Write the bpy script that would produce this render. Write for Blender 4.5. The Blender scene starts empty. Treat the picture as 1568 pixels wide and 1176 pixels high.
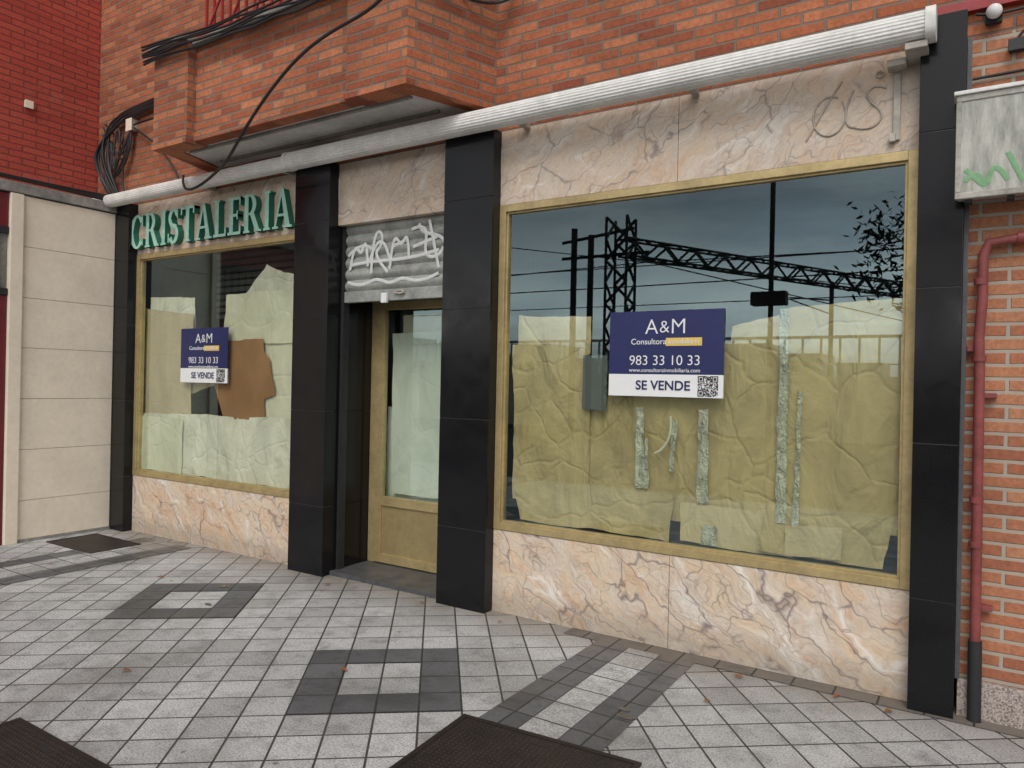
import bpy, bmesh, math, random
from mathutils import Vector, Matrix, noise
random.seed(7)
S=bpy.context.scene
S.view_settings.view_transform='Standard'
S.view_settings.look='None'
S.view_settings.exposure=0
col=S.collection
R=math.radians

# ---------------------------------------------------------------- node helpers
class M:
    def __init__(s,name,rough=0.6,metal=0.0,color=(.5,.5,.5),spec=0.5):
        s.m=bpy.data.materials.new(name); s.m.use_nodes=True
        s.t=s.m.node_tree; s.b=s.t.nodes['Principled BSDF']
        s.b.inputs['Roughness'].default_value=rough
        s.b.inputs['Metallic'].default_value=metal
        s.b.inputs['Base Color'].default_value=(*color,1)
        s.b.inputs['Specular IOR Level'].default_value=spec
        s._c=None
    def n(s,t,**k):
        nd=s.t.nodes.new(t)
        for a,v in k.items(): setattr(nd,a,v)
        return nd
    def l(s,a,b): s.t.links.new(a,b)
    def co(s):
        if s._c is None: s._c=s.n('ShaderNodeTexCoord').outputs['Object']
        return s._c
    def noise(s,scale,detail=4,rough=.55,vec=None,dist=0):
        nd=s.n('ShaderNodeTexNoise'); nd.inputs['Scale'].default_value=scale
        nd.inputs['Detail'].default_value=min(detail,4); nd.inputs['Roughness'].default_value=rough
        nd.inputs['Distortion'].default_value=dist
        s.l(vec or s.co(),nd.inputs['Vector']); return nd
    def ramp(s,fac,stops,interp='LINEAR'):
        nd=s.n('ShaderNodeValToRGB'); cr=nd.color_ramp; cr.interpolation=interp
        while len(cr.elements)<len(stops): cr.elements.new(.5)
        for e,(p,c) in zip(cr.elements,stops):
            e.position=p; e.color=(c,c,c,1) if not hasattr(c,'__len__') else (*c,1)
        s.l(fac,nd.inputs[0]); return nd.outputs[0]
    def mix(s,fac,a,b,mode='MIX'):
        nd=s.n('ShaderNodeMix',data_type='RGBA',blend_type=mode)
        for ix,v in ((0,fac),(6,a),(7,b)):
            sock=nd.inputs[ix]
            if isinstance(v,(int,float)): sock.default_value=v if ix==0 else (v,v,v,1)
            elif isinstance(v,tuple): sock.default_value=(*v,1)
            else: s.l(v,sock)
        return nd.outputs[2]
    def math(s,op,a,b=None,clamp=False):
        nd=s.n('ShaderNodeMath',operation=op,use_clamp=clamp)
        for i,v in enumerate((a,b)):
            if v is None: continue
            if isinstance(v,(int,float)): nd.inputs[i].default_value=v
            else: s.l(v,nd.inputs[i])
        return nd.outputs[0]
    def mapping(s,rot=(0,0,0),scale=(1,1,1),loc=(0,0,0),vec=None):
        nd=s.n('ShaderNodeMapping'); nd.inputs['Rotation'].default_value=rot
        nd.inputs['Scale'].default_value=scale; nd.inputs['Location'].default_value=loc
        s.l(vec or s.co(),nd.inputs['Vector']); return nd.outputs[0]
    def color(s,c): s.l(c,s.b.inputs['Base Color'])
    def rough(s,c): s.l(c,s.b.inputs['Roughness'])
    def bump(s,h,strength=.3,dist=.01,normal=None):
        nd=s.n('ShaderNodeBump'); nd.inputs['Strength'].default_value=strength
        nd.inputs['Distance'].default_value=dist; s.l(h,nd.inputs['Height'])
        if normal: s.l(normal,nd.inputs['Normal'])
        s.l(nd.outputs[0],s.b.inputs['Normal']); return nd.outputs[0]

def dirty(name,color,rough=.6,metal=0,amt=.35,scale=6,bump=.15,spec=.5):
    m=M(name,rough,metal,color,spec)
    n1=m.noise(scale,6,.65); n2=m.noise(scale*9,3,.6)
    f=m.ramp(n1.outputs[0],[(.3,1-amt),(.65,1.0)])
    c=m.mix(1,color,f,'MULTIPLY')
    f2=m.ramp(n2.outputs[0],[(.35,1-amt*.4),(.6,1.0)])
    c=m.mix(1,c,f2,'MULTIPLY'); m.color(c)
    m.rough(m.ramp(n1.outputs[0],[(.3,min(1,rough+.15)),(.7,rough)]))
    if bump: m.bump(n2.outputs[0],bump,.004)
    return m.m

def brick(name,stops,mortar,row=.066,width=.25,ms=.009,bumpd=.006,dirtamt=.35,xoff=0,eff=.25):
    m=M(name,.85)
    sep=m.n('ShaderNodeSeparateXYZ'); m.l(m.co(),sep.inputs[0])
    g=m.n('ShaderNodeNewGeometry'); sn=m.n('ShaderNodeSeparateXYZ'); m.l(g.outputs['Normal'],sn.inputs[0])
    f=m.math('GREATER_THAN',m.math('ABSOLUTE',sn.outputs[0]),.6)
    mx=m.n('ShaderNodeMix',data_type='FLOAT'); m.l(f,mx.inputs[0]); m.l(sep.outputs[0],mx.inputs[2]); m.l(sep.outputs[1],mx.inputs[3])
    cb=m.n('ShaderNodeCombineXYZ'); m.l(m.math('ADD',mx.outputs[0],xoff),cb.inputs[0]); m.l(sep.outputs[2],cb.inputs[1])
    wn=m.noise(9,2,.5); sub=m.n('ShaderNodeVectorMath',operation='MULTIPLY_ADD')
    m.l(wn.outputs[1],sub.inputs[0]); sub.inputs[1].default_value=(.007,.007,0); m.l(cb.outputs[0],sub.inputs[2])
    b=m.n('ShaderNodeTexBrick'); m.l(sub.outputs[0],b.inputs['Vector'])
    b.inputs['Color1'].default_value=(0,0,0,1); b.inputs['Color2'].default_value=(1,1,1,1)
    b.inputs['Scale'].default_value=1; b.inputs['Mortar Size'].default_value=ms; b.inputs['Mortar Smooth'].default_value=.35
    b.inputs['Brick Width'].default_value=width; b.inputs['Row Height'].default_value=row; b.inputs['Bias'].default_value=0
    bc=m.ramp(b.outputs[0],stops)
    n1=m.noise(45,5,.7); bc=m.mix(1,bc,m.ramp(n1.outputs[0],[(.3,.6),(.62,1.0)]),'MULTIPLY')
    c=m.mix(b.outputs[1],bc,mortar)
    n2=m.noise(1.3,6,.65)
    c=m.mix(1,c,m.ramp(n2.outputs[0],[(.3,1-dirtamt),(.65,1.0)]),'MULTIPLY')
    n3=m.noise(3.1,7,.7); c=m.mix(m.ramp(n3.outputs[0],[(.58,0.0),(.78,eff)]),c,(.5,.44,.38))
    m.color(c)
    h=m.math('SUBTRACT',1,b.outputs[1]); h=m.math('ADD',h,m.math('MULTIPLY',n1.outputs[0],.35))
    m.bump(h,.8,bumpd)
    return m.m

def marble(name,tint=(1,1,1),grey=0.0,loc=(0,0,0),gloss=.25,ang=-38,vs=1.0):
    m=M(name,gloss)
    v0=m.mapping(rot=(0,R(ang),0),loc=loc)
    w=m.noise(1.8,4,.6,vec=v0)
    wv=m.n('ShaderNodeVectorMath',operation='MULTIPLY_ADD'); m.l(w.outputs[1],wv.inputs[0]); wv.inputs[1].default_value=(.42,.42,.42); m.l(v0,wv.inputs[2])
    v1=m.mapping(scale=(.85,1,2.3),vec=wv.outputs[0])
    base=m.noise(1.8,6,.6,vec=v1)
    c=m.ramp(base.outputs[0],[(.30,(.62,.42,.28)),(.42,(.72,.54,.39)),(.50,(.74,.62,.48)),(.57,(.66,.51,.40)),(.66,(.80,.76,.70))])
    b2=m.noise(6,7,.72,vec=v1)
    c=m.mix(m.ramp(b2.outputs[0],[(.42,.0),(.60,.75)]),c,(.70,.64,.57))
    b3=m.noise(28,4,.8,vec=v1)
    c=m.mix(1,c,m.ramp(b3.outputs[0],[(.3,.76),(.58,1.0)]),'MULTIPLY')
    def vein(sc,wd,lo,hi,strength,colr,c,seed):
        vv=m.mapping(loc=(seed,seed*1.7,seed*.3),vec=v1)
        vo=m.n('ShaderNodeTexVoronoi',feature='DISTANCE_TO_EDGE'); vo.inputs['Scale'].default_value=sc; m.l(vv,vo.inputs['Vector'])
        line=m.ramp(vo.outputs['Distance'],[(0,1.0),(wd,.45),(wd*2.8,0.0)])
        mk=m.ramp(m.noise(2.3,3,.6,vec=vv).outputs[0],[(lo,0.0),(hi,1.0)])
        return m.mix(m.math('MULTIPLY',m.math('MULTIPLY',line,mk),strength*vs),c,colr)
    c=vein(2.6,.04,.50,.62,.9,(.86,.84,.81),c,11.3)
    c=vein(2.2,.011,.42,.54,.85,(.15,.12,.13),c,3.1)
    c=vein(5.0,.013,.42,.56,.75,(.22,.16,.16),c,7.7)
    c=vein(10,.024,.44,.60,.6,(.30,.22,.20),c,1.9)
    if grey: c=m.mix(grey,c,(.42,.39,.36))
    c=m.mix(1,c,tint,'MULTIPLY')
    # splash dirt near the pavement
    sep=m.n('ShaderNodeSeparateXYZ'); m.l(m.co(),sep.inputs[0])
    dz=m.math('ADD',sep.outputs[2],m.math('MULTIPLY',b2.outputs[0],-.16))
    c=m.mix(m.ramp(dz,[(.0,.38),(.12,0.0)]),c,(.20,.17,.13))
    m.color(c); m.rough(m.ramp(b2.outputs[0],[(.3,gloss),(.7,gloss+.2)]))
    return m.m

def tiles(name,stops,mortar,ang,org,size=.2125,ms=.006,rough=.75,speck=.42):
    m=M(name,rough)
    v=m.mapping(rot=(0,0,-ang),vec=m.mapping(loc=(-org[0],-org[1],0)))
    b=m.n('ShaderNodeTexBrick'); b.offset=0; m.l(v,b.inputs['Vector'])
    b.inputs['Color1'].default_value=(0,0,0,1); b.inputs['Color2'].default_value=(1,1,1,1); b.inputs['Scale'].default_value=1
    b.inputs['Mortar Size'].default_value=ms; b.inputs['Mortar Smooth'].default_value=.3
    b.inputs['Brick Width'].default_value=size; b.inputs['Row Height'].default_value=size
    c=m.ramp(b.outputs[0],stops)
    sp=m.noise(100,4,.95); c=m.mix(1,c,m.ramp(sp.outputs[0],[(.43,speck),(.50,.9),(.54,1.0)]),'MULTIPLY')
    bl=m.noise(1.2,7,.68); c=m.mix(1,c,m.ramp(bl.outputs[0],[(.32,.62),(.5,.93),(.66,1.0)]),'MULTIPLY')
    b4=m.noise(7,6,.72); c=m.mix(1,c,m.ramp(b4.outputs[0],[(.32,.66),(.52,1.0)]),'MULTIPLY')
    spot=m.n('ShaderNodeTexVoronoi'); spot.inputs['Scale'].default_value=3.3; m.l(m.co(),spot.inputs['Vector'])
    c=m.mix(1,c,m.ramp(spot.outputs['Distance'],[(.03,.45),(.055,1.0)]),'MULTIPLY')
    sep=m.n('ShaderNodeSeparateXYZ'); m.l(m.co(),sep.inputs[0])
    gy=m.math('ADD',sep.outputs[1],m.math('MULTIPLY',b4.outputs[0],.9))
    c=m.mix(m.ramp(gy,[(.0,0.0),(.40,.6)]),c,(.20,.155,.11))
    jw=m.math('MULTIPLY',b.outputs[1],m.ramp(b4.outputs[0],[(.3,.85),(.6,1.0)]))
    c=m.mix(jw,c,mortar); m.color(c)
    m.rough(m.ramp(bl.outputs[0],[(.34,.34),(.55,rough)]))
    m.bump(m.math('ADD',m.math('SUBTRACT',1,b.outputs[1]),m.math('MULTIPLY',sp.outputs[0],.25)),.8,.005)
    return m.m

# ---------------------------------------------------------------- materials
OR=[(0,(.32,.08,.038)),(.3,(.46,.13,.052)),(.6,(.53,.165,.07)),(.9,(.62,.22,.10)),(1,(.42,.11,.05))]
mBrick=brick('brick_orange',OR,(.22,.16,.12))
PL=[(0,(.40,.14,.075)),(.3,(.50,.18,.09)),(.7,(.57,.25,.13)),(1,(.42,.15,.08))]
mBrickR=brick('brick_pale',PL,(.42,.36,.29),ms=.011,row=.068,dirtamt=.3)
RD=[(0,(.46,.06,.038)),(.5,(.55,.09,.055)),(1,(.50,.07,.045))]
mBrickRed=brick('brick_red_painted',RD,(.21,.04,.03),ms=.008,dirtamt=.2,eff=.08)
mMarLow=marble('marble_pink',(.98,.945,.90))
mMarUp=marble('marble_fascia',(.92,.87,.82),grey=.2,loc=(3.3,0,1.7),gloss=.3,ang=42,vs=.95)
mBlack=M('granite_black',.12,0,(.012,.012,.013),.3)
sp=mBlack.noise(260,2,.7); mBlack.color(mBlack.ramp(sp.outputs[0],[(.5,(.005,.005,.006)),(.72,(.03,.03,.032))]))
mBlack.rough(mBlack.ramp(mBlack.noise(4,6,.7).outputs[0],[(.35,.24),(.65,.07)])); mBlack=mBlack.m
mGold=dirty('aluminium_gold',(.56,.43,.21),.38,.45,.3,5,.05)
mGoldP=dirty('aluminium_gold_panel',(.46,.36,.17),.4,.45,.25,3,.03)
mCream=dirty('stone_cream',(.87,.75,.61),.7,0,.14,2.5,.1)
mSlab=dirty('concrete_grey',(.34,.32,.29),.85,0,.5,4,.4)
mSoff=dirty('soffit_plaster',(.70,.69,.66),.8,0,.3,2,.1)
mAwn=dirty('awning_white',(.82,.81,.77),.5,0,.25,4,.05)
mAwnD=dirty('awning_bracket',(.50,.46,.40),.5,.2,.3,9,.1)
mRedP=dirty('paint_red',(.36,.03,.03),.4,0,.3,6,.1)
mDoorR=dirty('door_dark_red',(.16,.012,.018),.4,0,.3,6,.1)
mPipe=dirty('pipe_red',(.27,.06,.055),.5,0,.4,10,.15)
mBlackP=dirty('iron_black',(.03,.03,.032),.5,.2,.3,10,.1)
mCable=M('cable_black',.5,0,(.015,.015,.016)).m
mPlinth=M('granite_plinth',.5); pn=mPlinth.noise(120,3,.8)
mPlinth.color(mPlinth.ramp(pn.outputs[0],[(.38,(.08,.07,.07)),(.48,(.34,.27,.24)),(.6,(.5,.44,.40))])); mPlinth=mPlinth.m
mShut=dirty('shutter_metal',(.46,.47,.44),.5,.3,.45,7,.1)
mCab=dirty('cabinet_metal',(.50,.48,.42),.55,.1,.45,7,.2)
cp=M('cabinet_panel',.5); a=cp.noise(3.5,6,.7,vec=cp.mapping(scale=(6,1,1.2)))
c=cp.mix(cp.ramp(a.outputs[0],[(.35,.0),(.62,1.0)]),(.24,.25,.22),(.52,.51,.46))
c=cp.mix(cp.ramp(cp.noise(30,4,.7).outputs[0],[(.4,.0),(.7,.5)]),c,(.36,.34,.29)); cp.color(c); mCabP=cp.m
mStep=dirty('step_granite',(.10,.10,.105),.35,0,.4,8,.2)
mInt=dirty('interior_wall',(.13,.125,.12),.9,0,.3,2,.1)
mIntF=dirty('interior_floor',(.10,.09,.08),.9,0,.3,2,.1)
mNavy=dirty('sign_navy',(.018,.024,.11),.3,0,.2,3,0)
mWhite=dirty('sign_white',(.80,.80,.80),.35,0,.06,3,0)
mYel=M('sign_yellow',.4,0,(.72,.50,.12)).m
mGreenD=dirty('letter_green',(.012,.16,.10),.35,0,.2,6,.0)
mMint=dirty('letter_mint',(.38,.66,.54),.35,0,.3,9,.0)
mGraf=dirty('graffiti_white',(.72,.73,.72),.6,0,.2,30,.0)
mGrafG=dirty('graffiti_green',(.22,.42,.22),.6,0,.2,30,.0)
mSteel=dirty('gantry_steel',(.05,.055,.055),.6,.3,.3,3,0)
mFence=dirty('fence_white',(.7,.7,.68),.6,0,.2,3,0)
mBark=dirty('bark',(.12,.09,.07),.9,0,.5,12,.5)
def wrinkled(name,c,c2,s=1.0,bump=.45,amp=.86):
    m=M(name,.75)
    n0=m.noise(1.3*s,4,.5); n1=m.noise(2.6*s,4,.5,vec=m.mapping(rot=(0,R(12),0),scale=(1.7,1,.8)),dist=.8)
    n2=m.noise(8*s,3,.5,dist=.6)
    col_=m.mix(m.ramp(n0.outputs[0],[(.35,0.0),(.65,1.0)]),c,c2)
    vo=m.n('ShaderNodeTexVoronoi',feature='DISTANCE_TO_EDGE'); vo.inputs['Scale'].default_value=3.2*s
    wv=m.n('ShaderNodeVectorMath',operation='MULTIPLY_ADD'); m.l(n0.outputs[1],wv.inputs[0]); wv.inputs[1].default_value=(.5,.5,.5); m.l(m.co(),wv.inputs[2])
    m.l(wv.outputs[0],vo.inputs['Vector'])
    cr=m.ramp(vo.outputs['Distance'],[(0,0.0),(.05,.8),(.2,1.0)])
    h=m.math('ADD',m.math('MULTIPLY',n1.outputs[0],1.6),m.math('MULTIPLY',cr,.16)); h=m.math('ADD',h,m.math('MULTIPLY',n2.outputs[0],.32))
    m.color(m.mix(1,col_,m.ramp(n1.outputs[0],[(.35,amp),(.6,1.0)]),'MULTIPLY'))
    m.bump(h,bump,.05)
    return m.m
mKraft=wrinkled('paper_kraft',(.45,.36,.175),(.52,.42,.225),bump=.75,amp=.8)
mKraft2=wrinkled('paper_kraft_light',(.52,.43,.25),(.58,.49,.30),bump=.7)
mPale=wrinkled('paper_pale',(.62,.60,.46),(.72,.70,.57),s=.8,bump=.5)
mBeige=wrinkled('paper_beige',(.52,.42,.29),(.58,.48,.34),bump=.25)
mWhiteP=wrinkled('paper_white',(.72,.70,.60),(.78,.76,.66),bump=.7,amp=.8)
mCard=wrinkled('cardboard',(.32,.17,.075),(.36,.20,.095),bump=.08)
mTape=wrinkled('plastic_tape',(.52,.54,.42),(.66,.67,.54),s=5,bump=.8,amp=.6)
mDoorPap=wrinkled('paper_door',(.60,.66,.59),(.68,.72,.65),bump=.25)
mGreyGap=M('paper_gap_grey',.7,0,(.10,.115,.11)).m
# thin window pane: same reflectance from both sides (Schlick on |N.I|)
g=bpy.data.materials.new('window_glass'); g.use_nodes=True; t=g.node_tree; t.nodes.clear()
o=t.nodes.new('ShaderNodeOutputMaterial'); mx=t.nodes.new('ShaderNodeMixShader'); tr=t.nodes.new('ShaderNodeBsdfTransparent'); gl=t.nodes.new('ShaderNodeBsdfGlossy')
tr.inputs[0].default_value=(.92,.95,.88,1); gl.inputs[0].default_value=(.74,.95,1,1); gl.inputs['Roughness'].default_value=.0
ge=t.nodes.new('ShaderNodeNewGeometry'); dt=t.nodes.new('ShaderNodeVectorMath'); dt.operation='DOT_PRODUCT'
t.links.new(ge.outputs['Normal'],dt.inputs[0]); t.links.new(ge.outputs['Incoming'],dt.inputs[1])
def mth(op,a,b=None):
    nd=t.nodes.new('ShaderNodeMath'); nd.operation=op
    for i,v in enumerate((a,b)):
        if v is None: continue
        if isinstance(v,(int,float)): nd.inputs[i].default_value=v
        else: t.links.new(v,nd.inputs[i])
    return nd.outputs[0]
sch=mth('POWER',mth('SUBTRACT',1.0,mth('ABSOLUTE',dt.outputs['Value'])),4.0)
fac=mth('ADD',.14,mth('MULTIPLY',sch,.8))
t.links.new(fac,mx.inputs[0]); t.links.new(tr.outputs[0],mx.inputs[1]); t.links.new(gl.outputs[0],mx.inputs[2]); t.links.new(mx.outputs[0],o.inputs[0])
mGlass=g
ANG=R(38.2); ORG=(-2.789,-1.944)
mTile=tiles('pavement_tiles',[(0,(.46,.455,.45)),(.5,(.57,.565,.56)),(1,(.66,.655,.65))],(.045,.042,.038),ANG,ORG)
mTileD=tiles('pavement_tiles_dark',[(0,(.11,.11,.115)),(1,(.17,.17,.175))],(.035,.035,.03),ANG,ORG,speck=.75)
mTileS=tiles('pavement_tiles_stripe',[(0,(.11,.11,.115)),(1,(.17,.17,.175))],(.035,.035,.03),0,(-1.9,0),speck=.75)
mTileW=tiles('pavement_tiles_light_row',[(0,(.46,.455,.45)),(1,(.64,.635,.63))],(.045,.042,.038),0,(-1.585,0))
mAsph=dirty('asphalt',(.055,.055,.057),.9,0,.35,3,.5)
mKerb=dirty('kerb_stone',(.36,.35,.33),.8,0,.35,3,.2)
mc=M('cast_iron_cover',.55,.3); vo=mc.n('ShaderNodeTexVoronoi'); vo.inputs['Scale'].default_value=42; vo.inputs['Randomness'].default_value=0
mc.l(mc.co(),vo.inputs['Vector']); n=mc.noise(4,6,.7)
cc=mc.ramp(n.outputs[0],[(.35,(.035,.025,.022)),(.6,(.11,.068,.052))])
cc=mc.mix(mc.ramp(vo.outputs['Distance'],[(.25,.0),(.45,.8)]),cc,(.014,.012,.011)); mc.color(cc)
mc.bump(mc.ramp(vo.outputs['Distance'],[(.2,1.0),(.45,0.0)]),1.0,.01); mIron=mc.m

# ---------------------------------------------------------------- mesh helpers
def empty(name):
    e=bpy.data.objects.new(name,None); col.objects.link(e); return e
def obj(name,me,mat=None,parent=None):
    o=bpy.data.objects.new(name,me); col.objects.link(o)
    if mat: me.materials.append(mat)
    if parent: o.parent=parent
    return o
def boxes(name,lst,mat,parent=None,bevel=0.0):
    bm=bmesh.new()
    for (x0,x1,y0,y1,z0,z1) in lst:
        r=bmesh.ops.create_cube(bm,size=1)
        bmesh.ops.scale(bm,vec=(x1-x0,y1-y0,z1-z0),verts=r['verts'])
        bmesh.ops.translate(bm,vec=((x0+x1)/2,(y0+y1)/2,(z0+z1)/2),verts=r['verts'])
    if bevel: bmesh.ops.bevel(bm,geom=bm.edges[:],offset=bevel,segments=2,affect='EDGES',profile=.6)
    me=bpy.data.meshes.new(name); bm.to_mesh(me); bm.free()
    return obj(name,me,mat,parent)
def box(name,*a,mat=None,parent=None,bevel=0.0): return boxes(name,[a],mat,parent,bevel)
def prism(name,poly,z0,z1,mat,parent=None,bevel=0):
    bm=bmesh.new(); lo=[bm.verts.new((x,y,z0)) for x,y in poly]; hi=[bm.verts.new((x,y,z1)) for x,y in poly]
    n=len(poly); bm.faces.new(lo); bm.faces.new(hi)
    for i in range(n): bm.faces.new([lo[i],lo[(i+1)%n],hi[(i+1)%n],hi[i]])
    bmesh.ops.recalc_face_normals(bm,faces=bm.faces)
    if bevel: bmesh.ops.bevel(bm,geom=bm.edges[:],offset=bevel,segments=2,affect='EDGES')
    me=bpy.data.meshes.new(name); bm.to_mesh(me); bm.free(); return obj(name,me,mat,parent)
def tube(name,pts,r,mat,parent=None,smooth=True,res=3):
    cu=bpy.data.curves.new(name,'CURVE'); cu.dimensions='3D'; cu.bevel_depth=r; cu.bevel_resolution=res; cu.use_fill_caps=True
    pl=pts if isinstance(pts[0][0],(tuple,list)) else [pts]
    for p in pl:
        if smooth:
            s_=cu.splines.new('NURBS'); s_.points.add(len(p)-1)
            for q,c in zip(s_.points,p): q.co=(*c,1)
            s_.use_endpoint_u=True; s_.order_u=min(4,len(p)); s_.resolution_u=8
        else:
            s_=cu.splines.new('POLY'); s_.points.add(len(p)-1)
            for q,c in zip(s_.points,p): q.co=(*c,1)
    o=obj(name,cu,mat,parent); return o
def sheet(name,poly,z,mat,parent=None):
    bm=bmesh.new(); bm.faces.new([bm.verts.new((x,y,z)) for x,y in poly])
    bmesh.ops.recalc_face_normals(bm,faces=bm.faces)
    for f in bm.faces:
        if f.normal.z<0: f.normal_flip()
    me=bpy.data.meshes.new(name); bm.to_mesh(me); bm.free(); return obj(name,me,mat,parent)
def pane(name,x0,x1,y,z0,z1,mat,parent):
    me=bpy.data.meshes.new(name); me.from_pydata([(x0,y,z0),(x1,y,z0),(x1,y,z1),(x0,y,z1)],[],[(0,1,2,3)]); return obj(name,me,mat,parent)
def paper(name,c,y,mat,parent,jit=.008,wr=.011,n=44,seed=0,fr=1.6):
    vs=[];fs=[];nx=n;nz=n
    for j in range(nz+1):
        v=j/nz
        for i in range(nx+1):
            u=i/nx
            x=(1-v)*((1-u)*c[0][0]+u*c[1][0])+v*((1-u)*c[3][0]+u*c[2][0])
            z=(1-v)*((1-u)*c[0][1]+u*c[1][1])+v*((1-u)*c[3][1]+u*c[2][1])
            e=max(0,1-min(u,1-u)*14); f=max(0,1-min(v,1-v)*14)
            nx_=noise.noise((seed+5,z*3,x*.3))+.4*noise.noise((seed+9,z*13,x)); nz_=noise.noise((x*3,seed+2,z*.3))+.4*noise.noise((x*12,seed+3,z))
            X=x+e*jit*nx_*2; Z=z+f*jit*nz_*2
            w=noise.noise((x*fr*2+seed,z*fr*.7,seed))+.5*noise.noise((x*fr*3+z*fr*3,z*fr*2,seed+4))+.12*noise.noise((x*12,z*9,seed))
            vs.append((X,y+w*wr,Z))
    for j in range(nz):
        for i in range(nx):
            a=j*(nx+1)+i; fs.append((a,a+1,a+nx+2,a+nx+1))
    me=bpy.data.meshes.new(name); me.from_pydata(vs,[],fs)
    for p in me.polygons: p.use_smooth=True
    return obj(name,me,mat,parent)
def text(name,s,x,y,z,size,mat,parent,extr=.0008,align='CENTER',xs=1.0,shear=0,bold=0):
    cu=bpy.data.curves.new(name,'FONT'); cu.body=s; cu.size=size; cu.extrude=extr; cu.align_x=align; cu.align_y='CENTER'; cu.shear=shear; cu.offset=bold
    o=obj(name,cu,mat,parent); o.location=(x,y,z); o.rotation_euler=(R(90),0,0); o.scale=(xs,1,1); return o

# ---------------------------------------------------------------- shop building
B=empty('shop_building')
PY=-.10
L0,L1=-7.70,-7.468; A0,A1=-4.939,-4.523; C0,C1=-3.332,-2.902; D0,D1=-.277,-.075
zs=[0,.572,1.362,2.152,2.942,3.42]
def pillar(name,x0,x1,yb,top):
    z=zs[:-1]+[top]
    boxes(name,[(x0,x1,PY,yb,z[i]+(.0015 if i else -.05),z[i+1]-.0015) for i in range(5)],mBlack,B,.0025)
    box(name+'_core',x0+.004,x1-.004,PY+.004,yb-.004,-.04,top-.01,mat=mStep,parent=B)
pillar('pillar_a',L0,L1,.3,3.42)
pillar('pillar_b',A0,A1,.0,3.42)
boxes('door_jamb_left',[(A0+.05,A1-.004,.003,.43,zs[i]+(.0015 if i else 0),zs[i+1]-.0015) for i in range(4)],mBlack,B,.002)
pillar('pillar_c',C0,C1,.0,3.42)
boxes('door_jamb_right',[(C0+.004,C1-.05,.003,.50,zs[i]+(.0015 if i else 0),zs[i+1]-.0015) for i in range(4)],mBlack,B,.002)
pillar('pillar_d',D0,D1,.3,3.53)
ZB,ZT=.585,2.89
def marb(name,x0,x1,z0,z1,m): 
    o=box(name,x0,x1,0,.2,z0,z1,mat=m,parent=B,bevel=.002)
J=-1.59
marb('marble_base_1',C1,J-.0015,-.05,ZB-.004,mMarLow); marb('marble_base_2',J+.0015,D0,-.05,ZB-.004,mMarLow)
marb('marble_base_3',L1,-6.3,-.05,ZB-.004,mMarLow); marb('marble_base_4',-6.297,A0,-.05,ZB-.004,mMarLow)
marb('marble_fascia_1',C1,J-.0015,ZT+.003,3.42,mMarUp); marb('marble_fascia_2',J+.0015,D0,ZT+.003,3.42,mMarUp)
marb('marble_fascia_3',A1,C0,ZT+.02,3.42,mMarUp)
marb('marble_fascia_4',L1,-6.25,ZT+.003,3.42,mMarUp); marb('marble_fascia_5',-6.247,A0,ZT+.003,3.42,mMarUp)
def window(tag,x0,x1):
    w=.05
    boxes('window_frame_'+tag,[(x0,x0+w,-.008,.07,ZB,ZT),(x1-w,x1,-.008,.07,ZB,ZT),(x0+w,x1-w,-.008,.07,ZB,ZB+w),(x0+w,x1-w,-.008,.07,ZT-w,ZT)],mGold,B,.003)
    boxes('glazing_bead_'+tag,[(x0+w,x0+w+.014,.012,.06,ZB+w,ZT-w),(x1-w-.014,x1-w,.012,.06,ZB+w,ZT-w),(x0+w+.014,x1-w-.014,.012,.06,ZB+w,ZB+w+.014),(x0+w+.014,x1-w-.014,.012,.06,ZT-w-.014,ZT-w)],mGold,B,.002)
    pane('glass_'+tag,x0+w,x1-w,.03,ZB+w,ZT-w,mGlass,B)
window('right',C1+.002,D0-.002); window('left',L1+.002,A0-.002)
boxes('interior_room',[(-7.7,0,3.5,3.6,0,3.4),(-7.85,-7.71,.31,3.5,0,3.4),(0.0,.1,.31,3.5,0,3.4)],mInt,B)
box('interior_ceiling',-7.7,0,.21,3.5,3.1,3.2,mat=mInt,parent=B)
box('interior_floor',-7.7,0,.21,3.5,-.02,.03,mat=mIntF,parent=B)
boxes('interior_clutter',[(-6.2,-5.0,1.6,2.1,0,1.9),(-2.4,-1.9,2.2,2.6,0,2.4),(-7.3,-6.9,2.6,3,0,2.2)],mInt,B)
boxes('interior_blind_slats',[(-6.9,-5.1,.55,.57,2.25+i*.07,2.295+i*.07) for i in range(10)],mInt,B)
box('upper_brick_wall',-8.29,D1+2.6,.012,.3,3.42,9.5,mat=mBrick,parent=B)
box('lintel_red',D1-.2,2.4,-.03,.01,3.545,3.60,mat=mRedP,parent=B,bevel=.003)
box('upper_left_brick',-8.29,L0-.0,.012,.3,2.9,3.419,mat=mBrick,parent=B)
box('right_brick_wall',D1+.002,2.5,.0,.3,.19,3.418,mat=mBrickR,parent=B)
box('right_plinth',D1+.012,2.5,-.03,.3,-.03,.188,mat=mPlinth,parent=B,bevel=.004)
box('pillar_trim',D1+.001,D1+.022,-.05,-.001,.192,3.4,mat=mStep,parent=B,bevel=.002)
zb=3.60; f1=-.69; f2=-.61
prism('balcony_block_right',[(-2.965,.01),(-3.204,f1),(-3.76,f1),(-3.76,f1+.2),(-3.33,f1+.2),(-3.14,.01)],zb,4.42,mBrick,B)
prism('balcony_block_left',[(-6.3,.01),(-6.08,f1),(-5.60,f1),(-5.60,f1+.2),(-5.95,f1+.2),(-6.1,.01)],zb,4.42,mBrick,B)
prism('balcony_foot_right',[(-2.955,.008),(-3.196,f1-.012),(-3.768,f1-.012),(-3.768,f1+.1),(-3.25,f1+.1),(-3.02,.008)],zb-.02,zb+.045,mBrick,B)
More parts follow.
